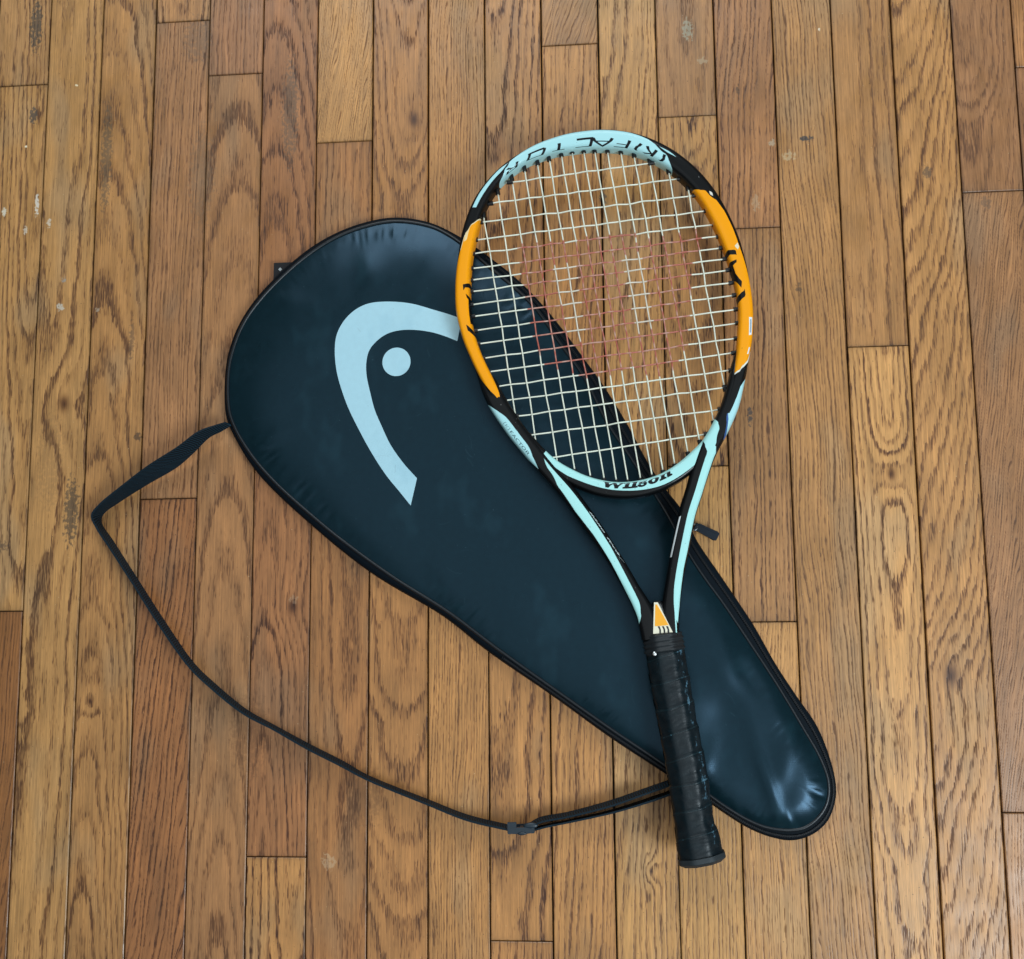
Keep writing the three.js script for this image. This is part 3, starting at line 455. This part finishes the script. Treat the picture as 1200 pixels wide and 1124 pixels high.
  const put = (ch, s, wmm, tilt) => { const ss = s < 0.475 ? s + 1 : s, [x, y0] = at(ss, -1.9), y1 = at(ss, -0.88 * hoopHW(s))[1], w = ('K()'.includes(ch) ? 0.9 : 1.15) * wmm / 955 / (HB - HA) * 2048; for (const st of G[ch]) { c.beginPath(); st.forEach(([a, b], i) => { const px = x + (0.5 - a) * w - (b - 0.5) * tilt, py = lerp(y0, y1, b); i ? c.lineTo(px, py) : c.moveTo(px, py); }); c.stroke(); } };
  for (const [ch, s, w, tl] of [['R', 0.897, 12, 10], ['O', 0.926, 15, 12], ['T', 0.951, 12, 6], ['C', 0.9765, 14, 6], ['A', 0.997, 16, 0], ['F', 1.016, 12, 6], [')', 1.032, 7, 6], ['K', 1.0465, 12, 6], ['(', 1.0605, 7, 6]]) put(ch, s % 1, w, tl);
});
const hHead = (s) => { const a = s > 1 ? s - 1 : s; return 10.8 - 1.6 * sst(Math.abs(((a + 0.5) % 1) - 0.5), 0.30, 0.46); };
const head = part('head_frame', frameTube(hoopRange(HA, HB, 520, hHead), false), lacquer(headTex), racket);
const bridgeU = (s) => (s - 0.355) / 0.24;
const bridgeTex = paint(1024, 256, bridgeU, hoopHW, (c, at, fill, smooth) => {
  fill([[0.3660, -9], [0.3700, -1.5], [0.3878, 3.2], [0.4083, 4.0], [0.4230, 3.6], [0.4420, 3.4], [0.4598, 2.6], [0.4799, 1.6], [0.5058, 0.8], [0.5211, 1.0], [0.5362, 1.8], [0.5505, 1.6], [0.5676, -1.2], [0.570, -9], [0.5, -9.9], [0.42, -9.9]], WHITE2);
  const [x, y] = at(0.4660, -4.6); c.save(); c.translate(x, y); c.rotate(Math.PI); c.transform(1, 0, -0.22, 1, 0, 0); c.fillStyle = '#0b0d10'; c.strokeStyle = '#0b0d10'; c.lineWidth = 4; c.textAlign = 'center'; c.textBaseline = 'middle'; c.font = 'bold 78px serif'; c.scale(1.12, 0.88); c.fillText('Wilson', 0, 0); c.strokeText('Wilson', 0, 0); c.restore();
});
part('throat_bridge', frameTube(hoopRange(0.355, 0.595, 200, (s) => 9.2), false), lacquer(bridgeTex), racket);
// the two arms of the throat
function arm(rows, sign, tex, name) {
  const r = curve(pairs(rows, 3), false, 260); r.forEach((q, i) => { const t = i / 259; q[3] = lerp(4, 10.4, sst(t, 0.0, 0.16)); if (t < 0.1) q[2] *= lerp(0.5, 1, t / 0.1); });
  const hw = (s) => r[clamp(Math.round(s * 259), 0, 259)][2];
  const m = paint(1024, 256, (s) => s, hw, (c, at, fill, smooth) => tex(c, at, (pts, st) => fill(pts.map(([s, w]) => [s, w * sign]), st), hw));
  return part(name, frameTube(r, false), lacquer(m), racket);
}
arm(ARM_L, 1, (c, at, fill) => {
  fill(pairs([0.150, -9, 0.19, -3.6, 0.2143, -1.6, 0.2700, 0.8, 0.3192, -0.4, 0.3726, -4.4, 0.3974, -6.6, 0.3511, -8.4, 0.2748, -8.9, 0.2103, -9.2]), WHITE);
  fill(pairs([0.3820, 3.6, 0.4300, -0.6, 0.4760, -3.6, 0.5659, -5.2, 0.6511, -4.0, 0.7492, -4.6, 0.8273, -5.9, 0.8974, -7.2, 0.9529, -7.9, 0.9300, -4.4, 0.9068, -2.6, 0.8616, 1.0, 0.8056, 1.7, 0.6954, 3.0, 0.5946, 4.0, 0.4985, 3.7, 0.4224, 3.2]), WHITE2);
  c.save(); const [x, y] = at(0.279, -5.0); c.translate(x, y); c.rotate(0.02); c.fillStyle = '#20343c'; c.font = '26px sans-serif'; c.textAlign = 'center'; c.textBaseline = 'middle'; c.scale(1, 1.5); c.fillStyle = 'rgba(32,52,60,.45)'; c.fillText('[K]', -42, 0); c.fillStyle = '#20343c'; c.fillText('FACTOR', 22, 0); c.restore();
  c.save(); const [x2, y2] = at(0.675, 5.4); c.translate(x2, y2); c.transform(1, 0, -0.4, 1, 0, 0); c.fillStyle = '#dfeeee'; c.font = 'italic bold 30px serif'; c.textAlign = 'center'; c.textBaseline = 'middle'; c.fillText('nano  tech /', 0, 0); c.restore();
  c.strokeStyle = 'rgba(220,235,235,.75)'; c.lineWidth = 2.2; c.beginPath(); const [a0, b0] = at(0.32, -8), [a1, b1] = at(0.46, -8); c.moveTo(a0, 238); c.lineTo(a1, 226); c.stroke();
  c.fillStyle = 'rgba(190,215,215,.5)'; for (let i = 0; i < 26; i++) c.fillRect(780 + i * 6.2, 232 + (i * 7) % 9, 3, 5);
}, 'throat_arm');
arm(ARM_R, -1, (c, at, fill) => {
  fill(pairs([0.1210, -9, 0.1468, -6.2, 0.2024, -0.6, 0.2518, -0.8, 0.2887, -4.3, 0.3236, -6.2, 0.3300, -9]), WHITE);
  fill(pairs([0.3300, -8.6, 0.2887, -4.6, 0.2518, -0.9, 0.262, -0.6, 0.300, -4.4, 0.340, -7.6]), '#3a5f9a');
  fill(pairs([0.3700, 1.0, 0.3962, -0.9, 0.4913, -1.2, 0.5697, -1.0, 0.6468, -0.6, 0.7553, 0.2, 0.8222, -0.4, 0.8697, -1.9, 0.93, -3.6, 0.985, -5.0, 0.985, -6.0, 0.94, -5.2, 0.95, -6.6, 0.8971, -7.3, 0.8255, -6.6, 0.7757, -6.2, 0.7167, -6.8, 0.6449, -6.9, 0.5657, -7.2, 0.4780, -7.5, 0.3888, -7.6, 0.3700, -5]), WHITE2);
  fill(pairs([0.290, 9, 0.298, 4, 0.325, -0.5, 0.36, -3.5, 0.40, -5, 0.405, -1.0, 0.392, 2.5, 0.380, 5, 0.372, 9]), WHITE2);
  fill(pairs([0.6160, 5.2, 0.6200, 6.6, 0.7500, 7.6, 0.7480, 6.2]), '#e6eeee');
}, 'throat_arm_001');
// the shaft where the arms meet, with its triangular badge
{
  const [a, b] = pairs(SHAFT_AX), rows = []; for (let i = 0; i < 40; i++) { const t = i / 39; rows.push([lerp(a[0], b[0], t), lerp(a[1], b[1], t), lerp(4, 16.2, Math.pow(t, 0.8)), lerp(6, 10.6, sst(t, 0, 0.4))]); }
  const shaft = part('throat_shaft', frameTube(rows, false), phys({ color: col(0.003, 0.004, 0.005), roughness: 0.4, specularIntensity: 0.3, clearcoat: 0.45, clearcoatRoughness: 0.15 }), racket);
  const slab = (pts, y, h) => { const sh = new THREE.Shape(pts.map(([x, z]) => new THREE.Vector2(x * MM, -z * MM))), g = new THREE.ExtrudeGeometry(sh, { depth: h * MM, bevelEnabled: false }); g.rotateX(-Math.PI / 2); g.translate(0, y * MM, 0); return g; };
  const add = (n, g, m) => { const o = new THREE.Mesh(g, m); o.name = n; shaft.add(o); };
  const gloss = (c) => phys({ color: new THREE.Color(c), roughness: 0.4, clearcoat: 0.5, clearcoatRoughness: 0.2 });
  add('badge', slab(pairs(EMBLEM), 49.4, 1.6), gloss('#efe9cf')); add('badge_center', slab(pairs(EMBLEM_IN), 50.9, 0.35), gloss('#ffb014'));
  const bars = []; for (const x of [131.4, 135.2, 138.8]) bars.push(slab([[x - 2.2, -6.6], [x - 0.3, -6.6], [x + 0.7, -3.6], [x + 0.7, 0.4], [x - 0.8, 0.4], [x - 0.8, -3.6]], 50.9, 0.35));
  add('badge_mark', mergeGeometries(bars), gloss('#15171a'));
}
// strings, woven over and under
const mainsL = pairs(MAINS, 4), crossL = pairs(CROSSES, 4);
function meet(a, b) { const dx = a[2] - a[0], dz = a[3] - a[1], ex = b[2] - b[0], ez = b[3] - b[1], den = dx * ez - dz * ex, wx = b[0] - a[0], wz = b[1] - a[1]; return [(wx * ez - wz * ex) / den, (wx * dz - wz * dx) / den]; }
const inPoly = (x, z, poly) => { let c = false; for (let i = 0, j = poly.length - 1; i < poly.length; j = i++) { const a = poly[i], b = poly[j]; if ((a[1] > z) !== (b[1] > z) && x < (b[0] - a[0]) * (z - a[1]) / (b[1] - a[1]) + a[0]) c = !c; } return c; };
const wo = pairs(W_OUT), w1 = pairs(W_IN1), w2 = pairs(W_IN2), stencil = (x, z) => (inPoly(x, z, wo) ? (inPoly(x, z, w1) || inPoly(x, z, w2) ? 0.22 : 1) : 0);
const stringMat = phys({ vertexColors: true, roughness: 0.42, clearcoat: 0.3, clearcoatRoughness: 0.3 });
function stringMesh(line, others, idx, sgn, isMain) {
  const pts = [], [x0, z0, x1, z1] = line, L = Math.hypot(x1 - x0, z1 - z0), ex = (x1 - x0) / L * 5, ez = (z1 - z0) / L * 5, ev = [];
  others.forEach((o, j) => { const [t, s] = isMain ? meet(line, o) : meet(line, o); if (t > -0.02 && t < 1.02 && s > -0.05 && s < 1.05) ev.push([t, ((idx + j) % 2 ? 1 : -1) * sgn * 0.72]); });
  ev.sort((a, b) => a[0] - b[0]);
  const all = [[-5 / L, 0], ...ev.filter((e) => e[0] > 0.01 && e[0] < 0.99), [1 + 5 / L, 0]], rj = rng(idx * 7 + (isMain ? 1 : 500));
  for (const [t, h] of all) { const j = (rj() - 0.5) * 0.7; pts.push(new THREE.Vector3((lerp(x0, x1, t) + (isMain ? j : 0)) * MM, (PLANE + 1 + h) * MM, (lerp(z0, z1, t) + (isMain ? 0 : j)) * MM)); }
  const segs = 200, g = new THREE.TubeGeometry(new THREE.CatmullRomCurve3(pts, false, 'centripetal'), segs, 0.71 * MM, 8), C = new Float32Array((segs + 1) * 9 * 3), p = g.attributes.position;
  for (let i = 0; i <= segs; i++) {
    let x = 0, z = 0; for (let s = 0; s < 8; s++) { x += p.getX(i * 9 + s) / 8 / MM; z += p.getZ(i * 9 + s) / 8 / MM; }
    const red = stencil(x, z) * clamp(0.9 + 0.4 * noise(x / 6 + idx * 3.1, z / 6), 0.3, 1), a = 0.9 + 0.12 * noise(x / 14, z / 14 + idx);
    for (let s = 0; s < 9; s++) { const o = (i * 9 + s) * 3; C[o] = lerp(0.90 * a, 0.48, red); C[o + 1] = lerp(0.92 * a, 0.12, red); C[o + 2] = lerp(0.77 * a, 0.08, red); }
  }
  g.setAttribute('color', new THREE.BufferAttribute(C, 3));
  return g;
}
mainsL.forEach((l, i) => part(nm('main_string'), stringMesh(l, crossL, i, 1, true), stringMat, racket));
crossL.forEach((l, i) => part(nm('cross_string'), stringMesh(l, mainsL, i, -1, false), stringMat, racket));
{
  const gs = [], one = (x, z, dx, dz) => { const g = new THREE.CylinderGeometry(1.9 * MM, 2.3 * MM, 6 * MM, 10); g.rotateZ(Math.PI / 2); g.rotateY(-Math.atan2(dz, dx)); g.translate((x - dx * 1.2) * MM, (PLANE + 1) * MM, (z - dz * 1.2) * MM); gs.push(g); };
  for (const l of [...mainsL, ...crossL]) { const L = Math.hypot(l[2] - l[0], l[3] - l[1]), dx = (l[2] - l[0]) / L, dz = (l[3] - l[1]) / L; one(l[0], l[1], dx, dz); one(l[2], l[3], -dx, -dz); }
  part('grommet_strip', mergeGeometries(gs), std({ color: col(0.006, 0.006, 0.007), roughness: 0.5 }), racket, { kind: 'stuff' });
}
// grip
const gripRows = curve(pairs(GRIP, 3), false, 330), GRL = gripRows.length_mm;
function gripLoft(a, b, n, radius, height, sides = 56, cap = false) {
  const P = [], Uv = [], I = [], W = sides + 1;
  for (let i = 0; i < n; i++) {
    const s = lerp(a, b, i / (n - 1)), k = clamp(s, 0, 1) * 329, i0 = Math.min(328, Math.floor(k)), f = k - i0, r = [0, 1, 2].map((j) => lerp(gripRows[i0][j], gripRows[i0 + 1][j], f)), tx0 = gripRows[i0 + 1][0] - gripRows[i0][0], tz0 = gripRows[i0 + 1][1] - gripRows[i0][1], l = Math.hypot(tx0, tz0), tx = tx0 / l, tz = tz0 / l, over = (s - clamp(s, 0, 1)) * GRL;
    for (let q = 0; q <= sides; q++) {
      const ph = q / sides * 2 * Math.PI, c = Math.cos(ph), d = Math.sin(ph); let m = 0;
      for (let e = 0; e < 8; e++) { const ea = e * Math.PI / 4, v = Math.max(0, c * Math.cos(ea) + d * Math.sin(ea)); m += Math.pow(v, 26); }
      const oct = 1.0 / Math.pow(m, 1 / 26), add = radius(s, q / sides), hw = (r[2] + add), hh = (r[2] * 0.88 + add) * height;
      P.push((r[0] + tx * over - tz * c * hw * oct) * MM, (PLANE - 1 + d * hh * oct) * MM, (r[1] + tz * over + tx * c * hw * oct) * MM); Uv.push(q / sides, s);
    }
  }
  for (let i = 0; i + 1 < n; i++) for (let s = 0; s < sides; s++) { const p = i * W + s, e = p + 1, c = p + W, d = c + 1; I.push(p, e, c, e, d, c); }
  if (cap) for (const [row, flip] of [[0, 1], [n - 1, 0]]) { const c0 = P.length / 3; let x = 0, y = 0, z = 0; for (let s = 0; s < sides; s++) { const o = (row * W + s) * 3; x += P[o]; y += P[o + 1]; z += P[o + 2]; } P.push(x / sides, y / sides, z / sides); Uv.push(0.5, 0.5); for (let s = 0; s < sides; s++) flip ? I.push(c0, row * W + s + 1, row * W + s) : I.push(c0, row * W + s, row * W + s + 1); }
  const g = geo(P, I, Uv), N = g.attributes.normal;
  for (let i = 0; i < n; i++) { const p = i * W, e = p + sides; for (const k of ['X', 'Y', 'Z']) { const v = N['get' + k](p) + N['get' + k](e); N['set' + k](p, v); N['set' + k](e, v); } }
  return g;
}
const gripTex = (() => {
  const w = 512, h = 1024, cd = new Uint8Array(w * h * 4), bd = new Uint8Array(w * h * 4);
  for (let y = 0; y < h; y++) for (let x = 0; x < w; x++) {
    const o = (y * w + x) * 4, s = y / h * GRL, ph = ((s / 22.5 + x / w * 0.55 + 0.09 * noise(s / GRL * 7, x / w * 4)) % 1 + 1) % 1, c = x / w * 112;
    const seam = Math.exp(-Math.pow((ph - 0.97) / 0.035, 2)), scuff = sst(noise(c / 4 + 9, s / 7) + 0.6 * noise(c / 1.2, s / 1.8) + 1.0 * Math.exp(-Math.pow((x / w - 0.385) / 0.04, 2)) + 0.35 * Math.exp(-Math.pow((x / w - 0.14) / 0.04, 2)) - 0.95 + 0.5 * seam + 0.5 * noise(c / 12 + 4, s / 16), 0.2, 1.1);
    const v = 9 + 5 * noise(c / 9, s / 9) + 3 * noise(c / 1.5, s / 1.5) + seam * 13;
    cd[o] = clamp(v * 0.7 + 2 + scuff * 62, 0, 255); cd[o + 1] = clamp(v + 14 + scuff * 80, 0, 255); cd[o + 2] = clamp(v + 20 + scuff * 92, 0, 255); cd[o + 3] = 255;
    bd[o] = clamp(128 + 30 * noise(c / 1.3, s / 1.3) + 30 * noise(c / 5, s / 3) + 26 * Math.sin(s * 2.2) * sst(noise(c / 20, s / 25), 0, 0.5), 0, 255); bd[o + 1] = clamp(128 + 60 * noise(c / 7, s / 7) + scuff * 60, 40, 230); bd[o + 3] = 255;
  }
  return [dataTex(cd, w, h, true), dataTex(bd, w, h)];
})();
{
  const saw = (s, q) => { const ph = ((s * GRL / 22.5 + q * 0.55 + 0.09 * noise(s * 7, q * 4)) % 1 + 1) % 1; return -1.15 * ph + 0.75 * Math.exp(-Math.pow((ph - 0.96) / 0.06, 2)) + 0.18 * noise(s * GRL / 7, q * 12) + 0.1 * noise(s * GRL / 2.5 + 50, q * 30) - 0.2; };
  const grip = part('grip', gripLoft(0.07, 0.985, 420, saw, 1), phys({ map: gripTex[0], bumpMap: gripTex[1], bumpScale: 0.0002, roughnessMap: gripTex[1], roughness: 0.9, specularIntensity: 0.6 }), racket);
  const add = (n, g, m) => { const o = new THREE.Mesh(g, m); o.name = n; o.castShadow = true; grip.add(o); };
  add('grip_collar', gripLoft(-0.006, 0.085, 90, (s, q) => { const e = (s + 0.006) / 0.091; return 0.5 + 0.55 * Math.sin(e * 4 * 2 * Math.PI) - 3.4 * Math.exp(-e * 22) - 1.2 * sst(e, 0.85, 1); }, 0.98, 56, true), std({ color: col(0.007, 0.011, 0.014), roughness: 0.55 }));
  add('butt_cap', gripLoft(0.975, 1.012, 40, (s) => 0.15 - 4 * Math.pow(sst(s, 0.99, 1.012), 2), 1, 56, true), std({ color: col(0.014, 0.022, 0.027), roughness: 0.6 }));
  const t = new THREE.SphereGeometry(2.1 * MM, 16, 12); t.scale(1, 0.5, 1); t.translate(0.1258, 0.0552, 0.0175); add('tack', t, std({ color: col(0.7, 0.72, 0.72), metalness: 1, roughness: 0.3 }));
}
renderer.render(scene, camera);
